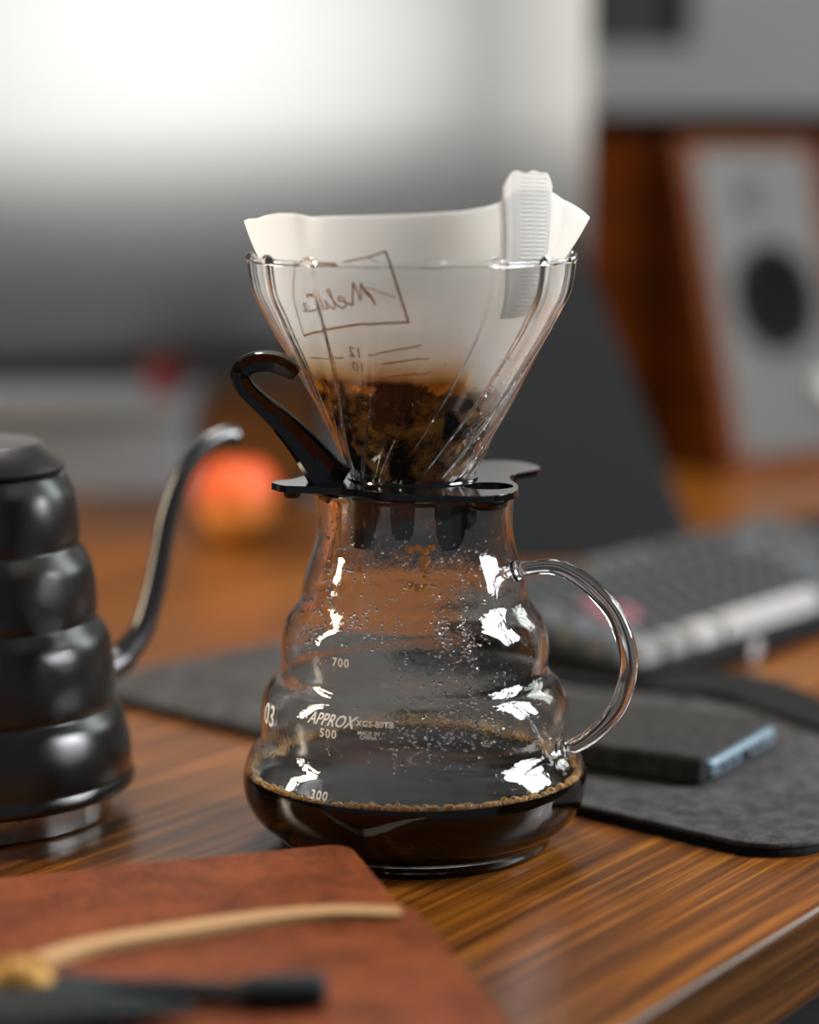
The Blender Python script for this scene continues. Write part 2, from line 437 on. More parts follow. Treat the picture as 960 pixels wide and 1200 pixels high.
def z_(p): return [(x - DX, y) for x, y in p]
plate_pts = z_([(-.0555, -.0130), (-.0505, -.0215), (-.0440, -.0235), (-.0275, -.0300), (-.0150, -.0385), (-.0043, -.0445), (.0070, -.0485), (.0180, -.0505), (.0290, -.0500),
             (.0365, -.0440), (.0405, -.0350), (.0415, -.0200), (.0395, -.0050), (.0400, .0080), (.0455, .0180), (.0515, .0260), (.0530, .0340), (.0500, .0440),
             (.0440, .0530), (.0330, .0550), (.0150, .0500), (-.0050, .0440), (-.0220, .0370), (-.0340, .0260), (-.0410, .0120), (-.0480, -.0030), (-.0535, -.0070)])
pp = [(p.x, p.y) for p in spline([(x, y, 0) for x, y in plate_pts + plate_pts[:1]], 4)][:-1]
hole = [(.0295 + .0098 * math.cos(t) * 1.0, -.0225 + .0105 * math.sin(t)) for t in [2 * math.pi * k / 28 for k in range(28)]]
bm = bmesh.new()
def ring_plate(bm, outer, holes_, z0, z1):
    from mathutils.geometry import tessellate_polygon
    loops = [outer] + holes_
    flat = [Vector((x, y, 0)) for l in loops for x, y in l]
    tris = tessellate_polygon([[Vector((x, y, 0)) for x, y in l] for l in loops])
    a = [bm.verts.new((v.x, v.y, z0)) for v in flat]; b = [bm.verts.new((v.x, v.y, z1)) for v in flat]
    for t in tris:
        bm.faces.new([b[i] for i in t]); bm.faces.new([a[i] for i in t[::-1]])
    k = 0
    for l in loops:
        m = len(l)
        for i in range(m):
            p, q = k + i, k + (i + 1) % m
            bm.faces.new((a[p], a[q], b[q], b[p]))
        k += m
ring_plate(bm, pp, [hole, [(.021 * math.cos(t), .021 * math.sin(t)) for t in [2 * math.pi * k / 40 for k in range(40)]]], -.0008, .0020)
o = obj('collar_plate', bm, M_black, dripper)
bevel(o, .0008, 2, 50)
obj('collar_ring', lathe([(.0215, .0021), (.0262, .0021), (.0258, .0028), (.0245, .0032), (.0225, .0030)], 64, closed=True), M_black, dripper, smooth=40)
# skirt and tongues that sit inside the neck of the server
obj('neck_skirt', lathe([(.0255, -.0009), (.0300, -.0009), (.0290, -.0055), (.0255, -.0055)], 64, closed=True), M_black, dripper, smooth=40)
for a0, hw, zb in ((-38, 10.5, -.0225), (-7, 8.5, -.0180), (27, 11, -.0225), (140, 14, -.022), (220, 14, -.022)):
    bm = bmesh.new(); rr_ = .0325
    outer_, inner_ = [], []
    for zz in (-.0009, -.008, -.016, zb + .003, zb + .0008, zb):
        k = 1.0 if zz > zb + .0031 else (.86 if zz > zb + .001 else .6)
        outer_.append([bm.verts.new(on_axis(a0 + hw * k * t, rr_, zz)) for t in (-1, -.6, -.2, .2, .6, 1)])
        inner_.append([bm.verts.new(on_axis(a0 + hw * k * t, rr_ - .0022, zz)) for t in (-1, -.6, -.2, .2, .6, 1)])
    for j in range(5):
        for i in range(5):
            bm.faces.new((outer_[j][i], outer_[j][i + 1], outer_[j + 1][i + 1], outer_[j + 1][i]))
            bm.faces.new((inner_[j][i], inner_[j + 1][i], inner_[j + 1][i + 1], inner_[j][i + 1]))
        bm.faces.new((outer_[j][0], outer_[j + 1][0], inner_[j + 1][0], inner_[j][0]))
        bm.faces.new((outer_[j][5], inner_[j][5], inner_[j + 1][5], outer_[j + 1][5]))
    for i in range(5):
        bm.faces.new((outer_[0][i], inner_[0][i], inner_[0][i + 1], outer_[0][i + 1]))
        bm.faces.new((outer_[5][i], outer_[5][i + 1], inner_[5][i + 1], inner_[5][i]))
    obj('tongue', bm, M_black, dripper, smooth=60)
for x, y, r, h in ((-.0475, -.0160, .0036, .0026), (.0285, -.0410, .0085, .0034)):
    obj('foot', lathe([(0, -.0009), (r, -.0009), (r * .95, -.0009 - h * .6), (r * .75, -.0009 - h), (0, -.0009 - h)], 24), M_black, dripper, smooth=40, loc=(x, y, 0))
hp = [(-.0285, .0005), (-.0330, .0035), (-.0385, .0105), (-.0450, .0187), (-.0531, .0272), (-.0622, .0352), (-.0668, .0407), (-.0674, .0457), (-.0630, .0490), (-.0553, .0494), (-.0500, .0473), (-.0458, .0440)]
path = [Vector((p.x, -.010 + .0, p.y)) for p in spline([(x, z, 0) for x, z in hp], 6)]
L = len(path) - 1
rad = [interp([(0, .0082), (.12, .0075), (.3, .0052), (.42, .0040), (.6, .0038), (.75, .0042), (.9, .0043), (.97, .0036), (1, .0022)], i / L) for i in range(L + 1)]
sect = [(1, .55), (1, .2), (.72, .12), (.72, -.12), (1, -.2), (1, -.55), (.75, -.85), (0, -.5), (-.75, -.85), (-1, -.55), (-1, -.2), (-.72, -.12), (-.72, .12), (-1, .2), (-1, .55), (-.75, .85), (0, .5), (.75, .85)]
# keep the width (towards the camera) nearly constant
bm = bmesh.new(); rows = []
for i, p in enumerate(path):
    t = (path[min(i + 1, L)] - path[max(i - 1, 0)]).normalized(); v = Vector((0, 1, 0)); u = t.cross(v)
    wv = .0050 if rad[i] > .004 else rad[i] * 1.2
    rows.append([bm.verts.new(p + u * (s * rad[i]) + v * (q * wv)) for s, q in sect])
for j in range(L):
    for k in range(len(sect)):
        bm.faces.new((rows[j][k], rows[j][(k + 1) % len(sect)], rows[j + 1][(k + 1) % len(sect)], rows[j + 1][k]))
bm.faces.new(rows[0]); bm.faces.new(rows[-1][::-1])
obj('handle', bm, M_black, dripper, smooth=38)
# drops on the outside of the glass near the wet grounds
bm = bmesh.new(); rnd = random.Random(11)
def drip_r(a_front, z):
    a = R(a_front - 90); r = interp([(zz, rr_) for rr_, zz in dp], z); return f_out(a, r, z)[0]
for _ in range(900):
    a = rnd.choice((rnd.gauss(55, 14), rnd.gauss(68, 9), rnd.gauss(60, 12), rnd.uniform(-75, 75))); z = rnd.choice((rnd.uniform(.152, .19), rnd.gauss(.178, .01)))
    z = min(.2, max(.151, z)); ball(bm, on_axis(a, drip_r(a, z) - .0026, z - DZ), rnd.uniform(.0002, .0006), 1, (1, 1, 1.2))
obj('condensation', bm, M_water, dripper, smooth=True, kind='stuff', label='water beads caught under the glass flutes')

# ------------------------------------------------------------ paper filter
M_paper = bpy.data.materials.new('filter_paper'); M_paper.use_nodes = True
b = bsdf(M_paper); b.inputs['Roughness'].default_value = 0.9
tc = nd(M_paper, 'ShaderNodeTexCoord'); sp = nd(M_paper, 'ShaderNodeSeparateXYZ'); lk(M_paper, tc.outputs['Object'], sp.inputs[0])
def math_(m, op, a, b_):
    n_ = nd(m, 'ShaderNodeMath', operation=op)
    for i, x in enumerate((a, b_)):
        if isinstance(x, (int, float)): n_.inputs[i].default_value = x
        else: lk(m, x, n_.inputs[i])
    return n_.outputs[0]
vec = tc.outputs['Object']
nz = noise_tex(M_paper, vec, 260, 5, 0.65); nz2 = noise_tex(M_paper, vec, 60, 4, 0.6, .6); nf = noise_tex(M_paper, vec, 1100, 4, 0.7)
# soak line: height in local z (filter origin at DZ), lower at the right
slope = math_(M_paper, 'MULTIPLY', math_(M_paper, 'MAXIMUM', math_(M_paper, 'SUBTRACT', sp.outputs[0], .018), 0.0), 1.6)
h = math_(M_paper, 'ADD', math_(M_paper, 'ADD', sp.outputs[2], slope), math_(M_paper, 'MULTIPLY', math_(M_paper, 'SUBTRACT', nz2, .5), .006))
hn = math_(M_paper, 'DIVIDE', h, .09)             # 0 bottom, 1 at the rim
base = ramp(M_paper, hn, [(.0, (0, 0, 0)), (.475, (0, 0, 0)), (.495, (1, 1, 1)), (1, (1, 1, 1))])
dry = ramp(M_paper, hn, [(.485, (.40, .20, .06)), (.52, (.66, .48, .28)), (.60, (.78, .73, .66)), (.75, (.83, .82, .80))])
wet = ramp(M_paper, math_(M_paper, 'ADD', math_(M_paper, 'MULTIPLY', nz2, .7), math_(M_paper, 'MULTIPLY', nz, .3)), [(.42, (.008, .004, .002)), (.485, (.03, .012, .003)), (.535, (.36, .15, .018)), (.64, (.85, .46, .08))])
mx = nd(M_paper, 'ShaderNodeMix'); mx.data_type = 'RGBA'; lk(M_paper, base.outputs[0], mx.inputs[0]); lk(M_paper, wet.outputs[0], mx.inputs[6]); lk(M_paper, dry.outputs[0], mx.inputs[7])
lk(M_paper, mx.outputs[2], b.inputs['Base Color']); bump(M_paper, nf, 0.6, .0003)
tr = nd(M_paper, 'ShaderNodeBsdfTranslucent'); lk(M_paper, mx.outputs[2], tr.inputs[0])
ms = nd(M_paper, 'ShaderNodeMixShader'); ms.inputs[0].default_value = 0.6
lk(M_paper, b.outputs[0], ms.inputs[1]); lk(M_paper, tr.outputs[0], ms.inputs[2])
lk(M_paper, ms.outputs[0], M_paper.node_tree.nodes['Material Output'].inputs[0])

filt = thing('coffee_filter', 'white paper coffee filter stained by wet grounds, standing in the glass dripper', 'coffee filter', (DX, 0, DZ))
top = [(-180, .2490), (-130, .2490), (-100, .2500), (-88, .2516), (-80, .2528), (-72, .2532), (-62, .2548), (-54, .2556), (-45, .2558), (-38, .2546), (-30, .2550), (-15, .2555), (0, .2560), (15, .2570), (24, .2584), (30, .2600),
       (36, .2645), (50, .2650), (55, .2634), (62, .2608), (72, .2575), (80, .2548), (86, .2529), (92, .2515), (105, .2498), (135, .2490), (180, .2490)]
DPr = [(zz, rr_) for rr_, zz in dp]
def pr(a, z):
    if z < .2365: r = (interp(DPr, z) - .0016) * .970 - .0016
    else: r = (.0652 - .0016) * .970 - .0016 + .0050 * (1 - math.exp(-(z - .2365) * 75))
    k = max(0, (z - .2375) / .0155)
    r += .0072 * min(k, 1) * max(0, 1 - abs(a - 86) / (24 if a < 86 else 16)) + .0022 * min(k, 1) * max(0, 1 - abs(a + 88) / 14)
    r += .0007 * math.sin(R(a * 3 + 40)) * max(0, (z - .225) / .03) + .0007 * math.sin(R(a * 7)) * max(0, (z - .23) / .03)
    if z > .238: r -= .0016 * math.exp(-((a + 40) / 4.5) ** 2) * (z - .238) / .015      # crease
    return r
def paper_grid(bm, a0, a1, na, zt, zb, nz_, off, closed=False, wob=None):
    rows = []
    for i in range(na if closed else na + 1):
        a = a0 + (a1 - a0) * i / na; t = zt(a); col = []
        for j in range(nz_ + 1):
            z = zb + (t - zb) * j / nz_
            o_ = off + (wob(a, z) if wob else 0)
            col.append(bm.verts.new(on_axis(a, pr(a, z) + o_, z - DZ)))
        rows.append(col)
    m = len(rows)
    for i in range(m if closed else m - 1):
        A_, B_ = rows[i], rows[(i + 1) % m]
        for j in range(nz_): bm.faces.new((A_[j], B_[j], B_[j + 1], A_[j + 1]))
bm = bmesh.new()
paper_grid(bm, -180, 180, 220, lambda a: interp(top, a), .1505, 60, 0, closed=True)
o = obj('paper', bm, M_paper, filt, smooth=True)
s = o.modifiers.new('solid', 'SOLIDIFY'); s.thickness = .00025; s.offset = -1
def tab_top(a):
    u = (a - 42.4) / 11.6; return .2712 - .0056 * (max(0, abs(u) - .55) / .45) ** 2.2 + .0004 * math.sin(u * 9)
def crimp(a, z):
    u = (a - 42.4) / 11.6
    if -.32 < u < .12: return .00020 * math.sin(z * 2 * math.pi / .0016)
    if .28 < u < .72: return .00018 * math.sin(z * 2 * math.pi / .0016 + 1.2)
    if u < -.75: return .0002
    return 0
bm = bmesh.new()
rows_ = []
for i in range(41):
    a = 30.8 + 23.2 * i / 40; t = tab_top(a); col_ = []
    for j in range(421):
        z = .2165 + (t - .2165) * j / 420; aa = a + min(6.0, max(0, .262 - z) * 120)
        col_.append(bm.verts.new(on_axis(aa, pr(aa, z) + .0005 + crimp(a, z), z - DZ)))
    rows_.append(col_)
for A_, B_ in zip(rows_, rows_[1:]):
    for j in range(420): bm.faces.new((A_[j], B_[j], B_[j + 1], A_[j + 1]))
o = obj('crimped_seam', bm, M_paper, filt, smooth=True, label='folded and crimped paper seam sticking up as a tab')
s = o.modifiers.new('solid', 'SOLIDIFY'); s.thickness = .0005; s.offset = -1
# print seen faintly on the paper: frame, script, cup marks
M_ink = mat('brown_print', (.60, .38, .25), .9)
def stroke(bm, pts, wd):
    P = []
    for (a, z), (b_, z2) in zip(pts, pts[1:]):
        for k in range(8): P.append((a + (b_ - a) * k / 8, z + (z2 - z) * k / 8))
    P.append(pts[-1]); pos = [on_axis(a, pr(a, z) + .0007, z - DZ) for a, z in P]
    rows = []
    for i, p in enumerate(pos):
        t = (pos[min(i + 1, len(pos) - 1)] - pos[max(i - 1, 0)]).normalized(); nrm = Vector((p.x, p.y, -.3 * math.hypot(p.x, p.y))).normalized(); s_ = t.cross(nrm).normalized() * (wd / 2)
        rows.append((bm.verts.new(p - s_), bm.verts.new(p + s_)))
    for a, b_ in zip(rows, rows[1:]): bm.faces.new((a[0], a[1], b_[1], b_[0]))
bm = bmesh.new()
stroke(bm, [(-46, .2372), (-39, .2368), (-30, .2366), (-24.7, .2380), (-15.3, .2400), (-9.4, .2422)], .0007)
stroke(bm, [(-9.4, .2424), (-1.6, .2156)], .0009)
stroke(bm, [(-1.2, .2158), (-20, .2150), (-38, .2122), (-54, .2090)], .0009)
stroke(bm, [(-54, .2090), (-46, .2372)], .0006)
obj('printed_frame', bm, M_ink, filt)
# handwriting-like word, seen from behind (mirrored): M e l i t t a
glyphs = {'M': [(0, 0), (.25, 1.15), (.42, .25), (.62, 1.2), (.85, .12), (1.1, .25)], 'e': [(0, .3), (.35, .42), (.28, .6), (.08, .5), (.06, .15), (.25, .02), (.5, .22)],
          'l': [(0, .22), (.28, .95), (.14, 1.0), (.08, .25), (.2, .02), (.38, .2)], 'i': [(0, .2), (.12, .52), (.1, .1), (.3, .12)],
          't': [(0, .2), (.14, .9), (.1, .08), (.3, .15)], 'a': [(.35, .5), (.1, .45), (.05, .1), (.25, .08), (.38, .5), (.38, .1), (.6, .15)]}
bm = bmesh.new(); x = 0
for ch in 'Melitta':
    g = glyphs[ch]; sc_ = 1.0
    pts = []
    for gx, gy in g:
        X = (x + gx + .35 * gy); Y = gy
        pts.append((-14.5 - X * 9.2 + Y * 2.2, .2222 + Y * .0082 - X * .0012))
    stroke(bm, pts, .00062 if ch != 'M' else .0008); x += g[-1][0]
stroke(bm, [(-19, .2296), (-6.5, .2252)], .0004)
obj('printed_script', bm, M_ink, filt, label='mirrored handwritten word printed on the paper')
bm = bmesh.new()
for (a0, z0, a1, z1) in ((-19.5, .2030, 4.4, .2069), (-15, .1992, 6.7, .2020), (-19.4, .1935, 9.4, .1962), (-58, .2002, -34, .2012)): stroke(bm, [(a0, z0), (a1, z1)], .00055)
obj('printed_line', bm, M_ink, filt)
text_on('12', 'printed_number', .0056, -26.5, .2035, lambda z: pr(-26, z), M_ink, filt, mirror=True, off=.0008, rot=-.12, bold=.00008, drop_=DZ)
text_on('10', 'printed_number', .0056, -26.8, .1975, lambda z: pr(-26, z), M_ink, filt, mirror=True, off=.0008, rot=-.12, bold=.00008, drop_=DZ)
# wet grounds inside
M_grounds = fabric('coffee_grounds', (.008, .004, .002), (.035, .016, .006), 700, .6, .8)
bm = lathe([(0, .1515 - DZ), (.0195, .1520 - DZ), (.0372, .1885 - DZ), (.035, .1872 - DZ), (.02, .183 - DZ), (0, .181 - DZ)], 64,
           lambda a, r, z: (r, z + (.0012 * math.sin(a * 5) if z > .03 else 0)))
g = tag(obj('coffee_grounds', bm, M_grounds, smooth=True, loc=(DX, 0, T + DZ), kind='stuff'), 'wet dark coffee grounds filling the lower paper filter', 'coffee grounds')

# ------------------------------------------------------------ kettle
kettle = thing('gooseneck_kettle', 'matte black stepped gooseneck kettle cut off by the left edge', 'kettle', (-.19, .045, 0))
KP = [(.0610, .0125), (.0700, .0130), (.0716, .0150), (.0710, .0180), (.0704, .0200), (.0703, .0250), (.0697, .0310), (.0685, .0370), (.0668, .0425), (.0642, .0465), (.0633, .0480), (.0640, .0505), (.0640, .0560),
      (.0636, .0640), (.0626, .0720), (.0608, .0780), (.0572, .0835), (.0565, .0850), (.0570, .0880), (.0568, .0950), (.0560, .1010), (.0548, .1070), (.0525, .1115),
      (.0502, .1150), (.0498, .1165), (.0502, .1200), (.0498, .1270), (.0490, .1330), (.0475, .1390), (.0448, .1445), (.0432, .1465), (0.0, .1465)]
kp = [(max(0, p.x), p.y) for p in spline([(r, z, 0) for r, z in KP[:-1]], 4)] + [(0, .1465)]
obj('body', lathe(kp, 128), M_kettle, kettle, smooth=50)
obj('foot_ring', lathe([(0, 0), (.0590, 0), (.0612, .0015), (.0616, .0128), (0, .0128)], 96), M_steel, kettle, smooth=40, label='polished steel base under the black body')
obj('lid', lathe([(.0410, .1466), (.0440, .1470), (.0444, .1485), (.0432, .1505), (.0352, .1582), (.0335, .1590), (0, .1593)], 96), M_lid, kettle, smooth=30, label='flat brown-grey lid with chamfered edge')
obj('lid_knob', lathe([(0, .1593), (.008, .1594), (.009, .165), (.013, .170), (.012, .176), (0, .177)], 32), M_kettle, kettle, smooth=50)
sp_ = [(.050, .048), (.066, .0480), (.0809, .0518), (.0882, .0569), (.0967, .0655), (.1034, .0807), (.1082, .0977), (.1131, .1163), (.1215, .1334), (.1330, .1445), (.1450, .1490), (.1520, .1485)]
A = R(45)
path = [Vector((p.x * math.cos(A), p.x * math.sin(A), p.y)) for p in spline([(r, z, 0) for r, z in sp_], 5)]
L = len(path) - 1
rad = [interp([(0, .0085), (.15, .0072), (.4, .0052), (.75, .0042), (1, .0046)], i / L) for i in range(L + 1)]
obj('spout', tube(path, rad, 24), M_kettle, kettle, smooth=60)
hpth = spline([(-.045, 0, .135), (-.075, 0, .152), (-.125, 0, .150), (-.138, 0, .120), (-.132, 0, .060), (-.128, 0, .035)], 6)
obj('handle', tube([Vector((p.x * math.cos(A), p.x * math.sin(A), p.z)) for p in hpth], .008, 16), M_kettle, kettle, smooth=60)

# ------------------------------------------------------------ felt mat and sleeve
B0 = Vector((.147, -.0362)); C0 = Vector((-.18, .270)); fd = (C0 - B0).normalized(); md = Vector((fd.y, -fd.x))
if md.y < 0: md = -md
rect = [C0, B0, B0 + md * .195, C0 + md * .195]
mt = thing('felt_desk_mat', 'dark grey felt mat lying under phone and behind the glass server', 'mat', (0, 0, 0))
o = obj('mat_sheet', prism(round_poly([tuple(p) for p in rect], [.02, .028, .02, .02]), .0, .0030), M_feltblack, mt)
bevel(o, .0006)
o = obj('mat_top_layer', prism(round_poly([tuple(p) for p in rect], [.02, .028, .02, .02]), .0031, .0058), M_felt, mt)
bevel(o, .0012)
flap_o = [(.000, .338), (.055, .298), (.116, .255), (.137, .276), (.155, .283), (.178, .274), (.192, .254), (.204, .222), (.222, .17)]
flap_i = [(.207, .130), (.1935, .161), (.180, .186), (.1675, .210), (.1545, .232), (.130, .240), (.09, .255), (.045, .284), (-.01, .318)]
fp = [(p.x, p.y) for p in spline([(x, y, 0) for x, y in flap_o], 4)] + [(p.x, p.y) for p in spline([(x, y, 0) for x, y in flap_i], 4)]
o = obj('edge_flap', prism(fp, .0059, .0095), M_feltblack, mt, label='black raised edge strip of the mat')
bevel(o, .0012)

phone = thing('phone_in_sleeve', 'phone in dark felt sleeve, pale blue end showing, lying on grey mat', 'phone', (.1253, .060, .0060), 0)
e1 = Vector((.0454, .0798)).normalized(); e2 = Vector((-e1.y, e1.x))
def pq(a, b_): v = e1 * a + e2 * b_; return (v.x, v.y)
o = obj('sleeve', prism(round_poly([pq(0, 0), pq(.086, 0), pq(.086, .155), pq(0, .155)], [.004, .004, .008, .008]), 0, .0135), M_sleeve, phone)
bevel(o, .003, 3)
o = ph_body = obj('phone_body', prism(round_poly([pq(.005, -.0035), pq(.081, -.0035), pq(.081, .14), pq(.005, .14)], .004), .0028, .0108), mat('phone_blue_metal', (.22, .30, .35), .35, .6), phone, label='pale blue metal phone edge')
bevel(o, .002, 3)
bm = bmesh.new()
for a0, a1 in ((.012, .020), (.024, .032), (.052, .060), (.064, .066)):
    c0, c1 = pq(a0, -.0040), pq(a1, -.0040); c2, c3 = pq(a1, -.0030), pq(a0, -.0030)
    prism([c0, c1, c2, c3], .0058, .0078, bm)
obj('phone_grille', bm, M_black, ph_body)
bm = bmesh.new(); c0, c1, c2, c3 = pq(.038, -.0041), pq(.047, -.0041), pq(.047, -.003), pq(.038, -.003)
obj('phone_port', prism([c0, c1, c2, c3], .0045, .0085), M_black, ph_body)

# ------------------------------------------------------------ mechanical keyboard
KA = R(53)
kb = thing('keyboard', 'dark mechanical keyboard with grey keys and a pale space bar, right side', 'keyboard', (.1205, .262, 0), KA)
kb.rotation_euler = (R(8), 0, KA)
M_case = mat('keyboard_case', (.004, .0045, .005), .6, Specular_IOR_Level=.15)
o = obj('case', prism(round_poly([(0, 0), (.445, 0), (.445, .135), (0, .135)], .006), 0.0, .0125), M_case, kb); bevel(o, .002)
o.data.transform(Matrix.Identity(4))
M_key = {'dark': mat('key_dark', (.050, .054, .058), .5), 'grey': mat('key_grey', (.085, .09, .095), .5), 'mid': mat('key_light_grey', (.22, .215, .21), .5), 'white': mat('key_pale', (.36, .345, .335), .5), 'pink': mat('key_pink', (.28, .12, .14), .5)}
key_mesh = {}
def key(x, y, wd, kind, z=.0125):
    kk = (round(wd, 4), kind)
    if kk not in key_mesh:
        bm = bmesh.new(); g_ = .0020; a = wd / 2 - g_; b_ = .0190 / 2 - g_; t = .0016; hh = .0095
        lo = [bm.verts.new(p) for p in ((-a, -b_, 0), (a, -b_, 0), (a, b_, 0), (-a, b_, 0))]
        hi = [bm.verts.new(p) for p in ((-a + t, -b_ + t, hh), (a - t, -b_ + t, hh), (a - t, b_ - t, hh), (-a + t, b_ - t, hh))]
        bm.faces.new(hi); bm.faces.new(lo[::-1])
        for i in range(4): bm.faces.new((lo[i], lo[(i + 1) % 4], hi[(i + 1) % 4], hi[i]))
        bmesh.ops.bevel(bm, geom=[e for e in bm.edges if e.verts[0].co.z > .005 or e.verts[1].co.z > .005], offset=.0012, segments=2, affect='EDGES')
        bmesh.ops.recalc_face_normals(bm, faces=bm.faces[:])
        me = bpy.data.meshes.new('key'); bm.to_mesh(me); bm.free(); me.materials.append(M_key[kind]); key_mesh[kk] = me
    o_ = bpy.data.objects.new('key', key_mesh[kk]); COL.objects.link(o_); o_.parent = kb
    o_.location = (x + wd / 2, y, z)
    return o_
u1 = .019
rows = [[(1.5, 'mid'), (1.5, 'mid'), (1.75, 'white'), (6.25, 'white'), (1.25, 'grey'), (1.25, 'grey'), (1.25, 'grey'), (1.25, 'grey'), (.25, None), (1, 'dark'), (1, 'dark'), (1, 'dark')],
        [(2.25, 'grey')] + [(1, 'dark')] * 10 + [(2.75, 'grey'), (1.5, None), (1, 'dark')],
        [(1.75, 'grey')] + [(1, 'pink')] * 2 + [(1, 'dark')] * 9 + [(2.25, 'grey')],
        [(1.5, 'grey'), (1, 'dark'), (1, 'pink')] + [(1, 'dark')] * 10 + [(1.5, 'grey'), (.25, None), (1, 'grey'), (1, 'grey'), (1, 'grey'), (.25, None), (1, 'dark')],
        [(1, 'grey')] + [(1, 'dark')] * 12 + [(2, 'grey'), (.25, None), (1, 'grey'), (1, 'grey'), (1, 'grey')],
        [(1, 'grey'), (.5, None)] + [(1, 'dark')] * 4 + [(.5, None)] + [(1, 'grey')] * 4 + [(.5, None)] + [(1, 'dark')] * 4 + [(.75, None)] + [(1, 'grey')] * 3]
for j, rw in enumerate(rows):
    x = .006; y = .008 + u1 / 2 + j * .0200 + (.002 if j == 5 else 0)
    for wd, kind in rw:
        if kind:
            if x + wd * u1 < .442: key(x, y, wd * u1, kind, .0125 + j * .0009 - (.001 if j else 0))
        x += wd * u1
for x_ in (.03, .41):
    f_ = obj('riser_foot', box(bmesh.new(), x_ - .012, x_ + .012, .112, .122, -.0158, -.0002), M_case, kb)
o = obj('badge', lathe([(0, 0), (.006, 0), (.006, .0012), (0, .0014)], 24), M_key['white'], kb, smooth=30, loc=(.115, .0005, .0065), label='small round pale badge on the front edge'); o.rotation_euler = (R(90), 0, 0)

# ------------------------------------------------------------ leather journal in the foreground
jn = thing('leather_journal', 'blurred brown leather journal with a tan strap in the near left corner', 'notebook', (-.024, -.072, 0))
j1 = Vector((-.94, -.34)).normalized(); j2 = Vector((.25, -.968)).normalized()
def jq(a, b_): v = j1 * a + j2 * b_; return (v.x, v.y)
rect = [jq(0, 0), jq(.23, 0), jq(.23, .30), jq(0, .30)]
o = obj('back_cover', prism(round_poly(rect, .007), 0, .0030), M_leather, jn); bevel(o, .001)
o = obj('pages', prism(round_poly([jq(.004, .004), jq(.226, .004), jq(.226, .296), jq(.004, .296)], .004), .0031, .0165), M_pages, jn)
o = obj('front_cover', prism(round_poly(rect, .009), .0166, .0205), M_leather, jn); bevel(o, .0016, 3)
o = obj('cover_flap', prism(round_poly([jq(-.002, .088), jq(.23, .070), jq(.23, .30), jq(-.002, .30)], .006), .0206, .0232), M_leather, jn); bevel(o, .001, 2)
pth = spline([(.020, -.0985, .0238), (-.004, -.1000, .0248), (-.028, -.1075, .0250), (-.054, -.1210, .0252), (-.080, -.1350, .0250), (-.094, -.1490, .0248)], 6)
obj('strap', tube(pth, .0044, 10, sect=[(.35, -1), (.35, 1), (-.35, 1), (-.35, -1)]), M_strap, jn, label='light tan leather strap')
# dark cord and amber charm lying on the journal
M_cord = mat('dark_teal_cord', (.010, .017, .019), .85)
cord = thing('dark_cord_tassel', 'dark knotted cord lying across the brown journal', 'cord', (-.080, -.2565, .0238))
cpth = [(-.095, .035, .004), (-.065, .030, .004), (-.045, .012, .006), (-.02, .002, .005), (.02, -.001, .004), (.048, -.001, .0045)]
obj('cord', tube(spline(cpth, 6), [.0034] * 31, 12), M_cord, cord, smooth=True)
obj('cord_end', tube(spline([(.026, -.001, .004), (.036, -.001, .0045), (.050, .000, .0045), (.054, .0005, .0045)], 4), [.0034, .0042, .005, .0052, .0052, .0052, .0052, .0052, .0052, .005, .005, .0045, .003], 12), M_cord, cord, smooth=True)
for k in range(12):
    y = -.004 - k * .0045; obj('strand', tube(spline([(-.034 + k * .003, .002, .005), (-.026 - k * .003, -.006 - k * .0008, .0062), (.014 - k * .007, -.016 - k * .0022, .004)], 5), .0024, 8), M_cord, cord, smooth=True)
bm = bmesh.new(); ball(bm, (0, 0, .0075), .0075, 3, (1.5, 1.1, 1))
tag(obj('amber_charm', bm, mat('amber_brass', (.40, .20, .03), .5, .3), smooth=True, loc=(-.1190, -.2580, T + .0236)), 'blurred amber coloured charm on the journal at far left', 'charm')

# ------------------------------------------------------------ blurred background on the desk
# apple
ap = thing('apple', 'red and orange apple on desk behind the kettle spout', 'apple', (-.125, .76, 0))
ap.scale = (.88, .88, .88)
M_apple = mat('apple_skin', (.7, .08, .02), .5)
r_ = ramp(M_apple, nd(M_apple, 'ShaderNodeSeparateXYZ').outputs[2], [(0, (1, 1, 1)), (1, (1, 1, 1))])
sx_ = [n_ for n_ in M_apple.node_tree.nodes if n_.bl_idname == 'ShaderNodeSeparateXYZ'][0]
lk(M_apple, coords(M_apple, (1, 1, 13)), sx_.inputs[0])
e = r_.color_ramp.elements; e[0].position = .30; e[0].color = (.90, .36, .07, 1); e[1].position = .62; e[1].color = (.85, .11, .018, 1)
lk(M_apple, r_.outputs[0], bsdf(M_apple).inputs['Base Color'])
obj('fruit', lathe([(0, .004), (.008, .001), (.016, .002), (.027, .014), (.034, .032), (.034, .046), (.028, .059), (.018, .065), (.008, .063), (0, .058)], 48), M_apple, ap, smooth=True)
obj('stem', tube([(0, 0, .057), (.001, 0, .066), (.004, 0, .066)], .0012, 8), mat('stem_brown', (.08, .04, .02), .7), ap)
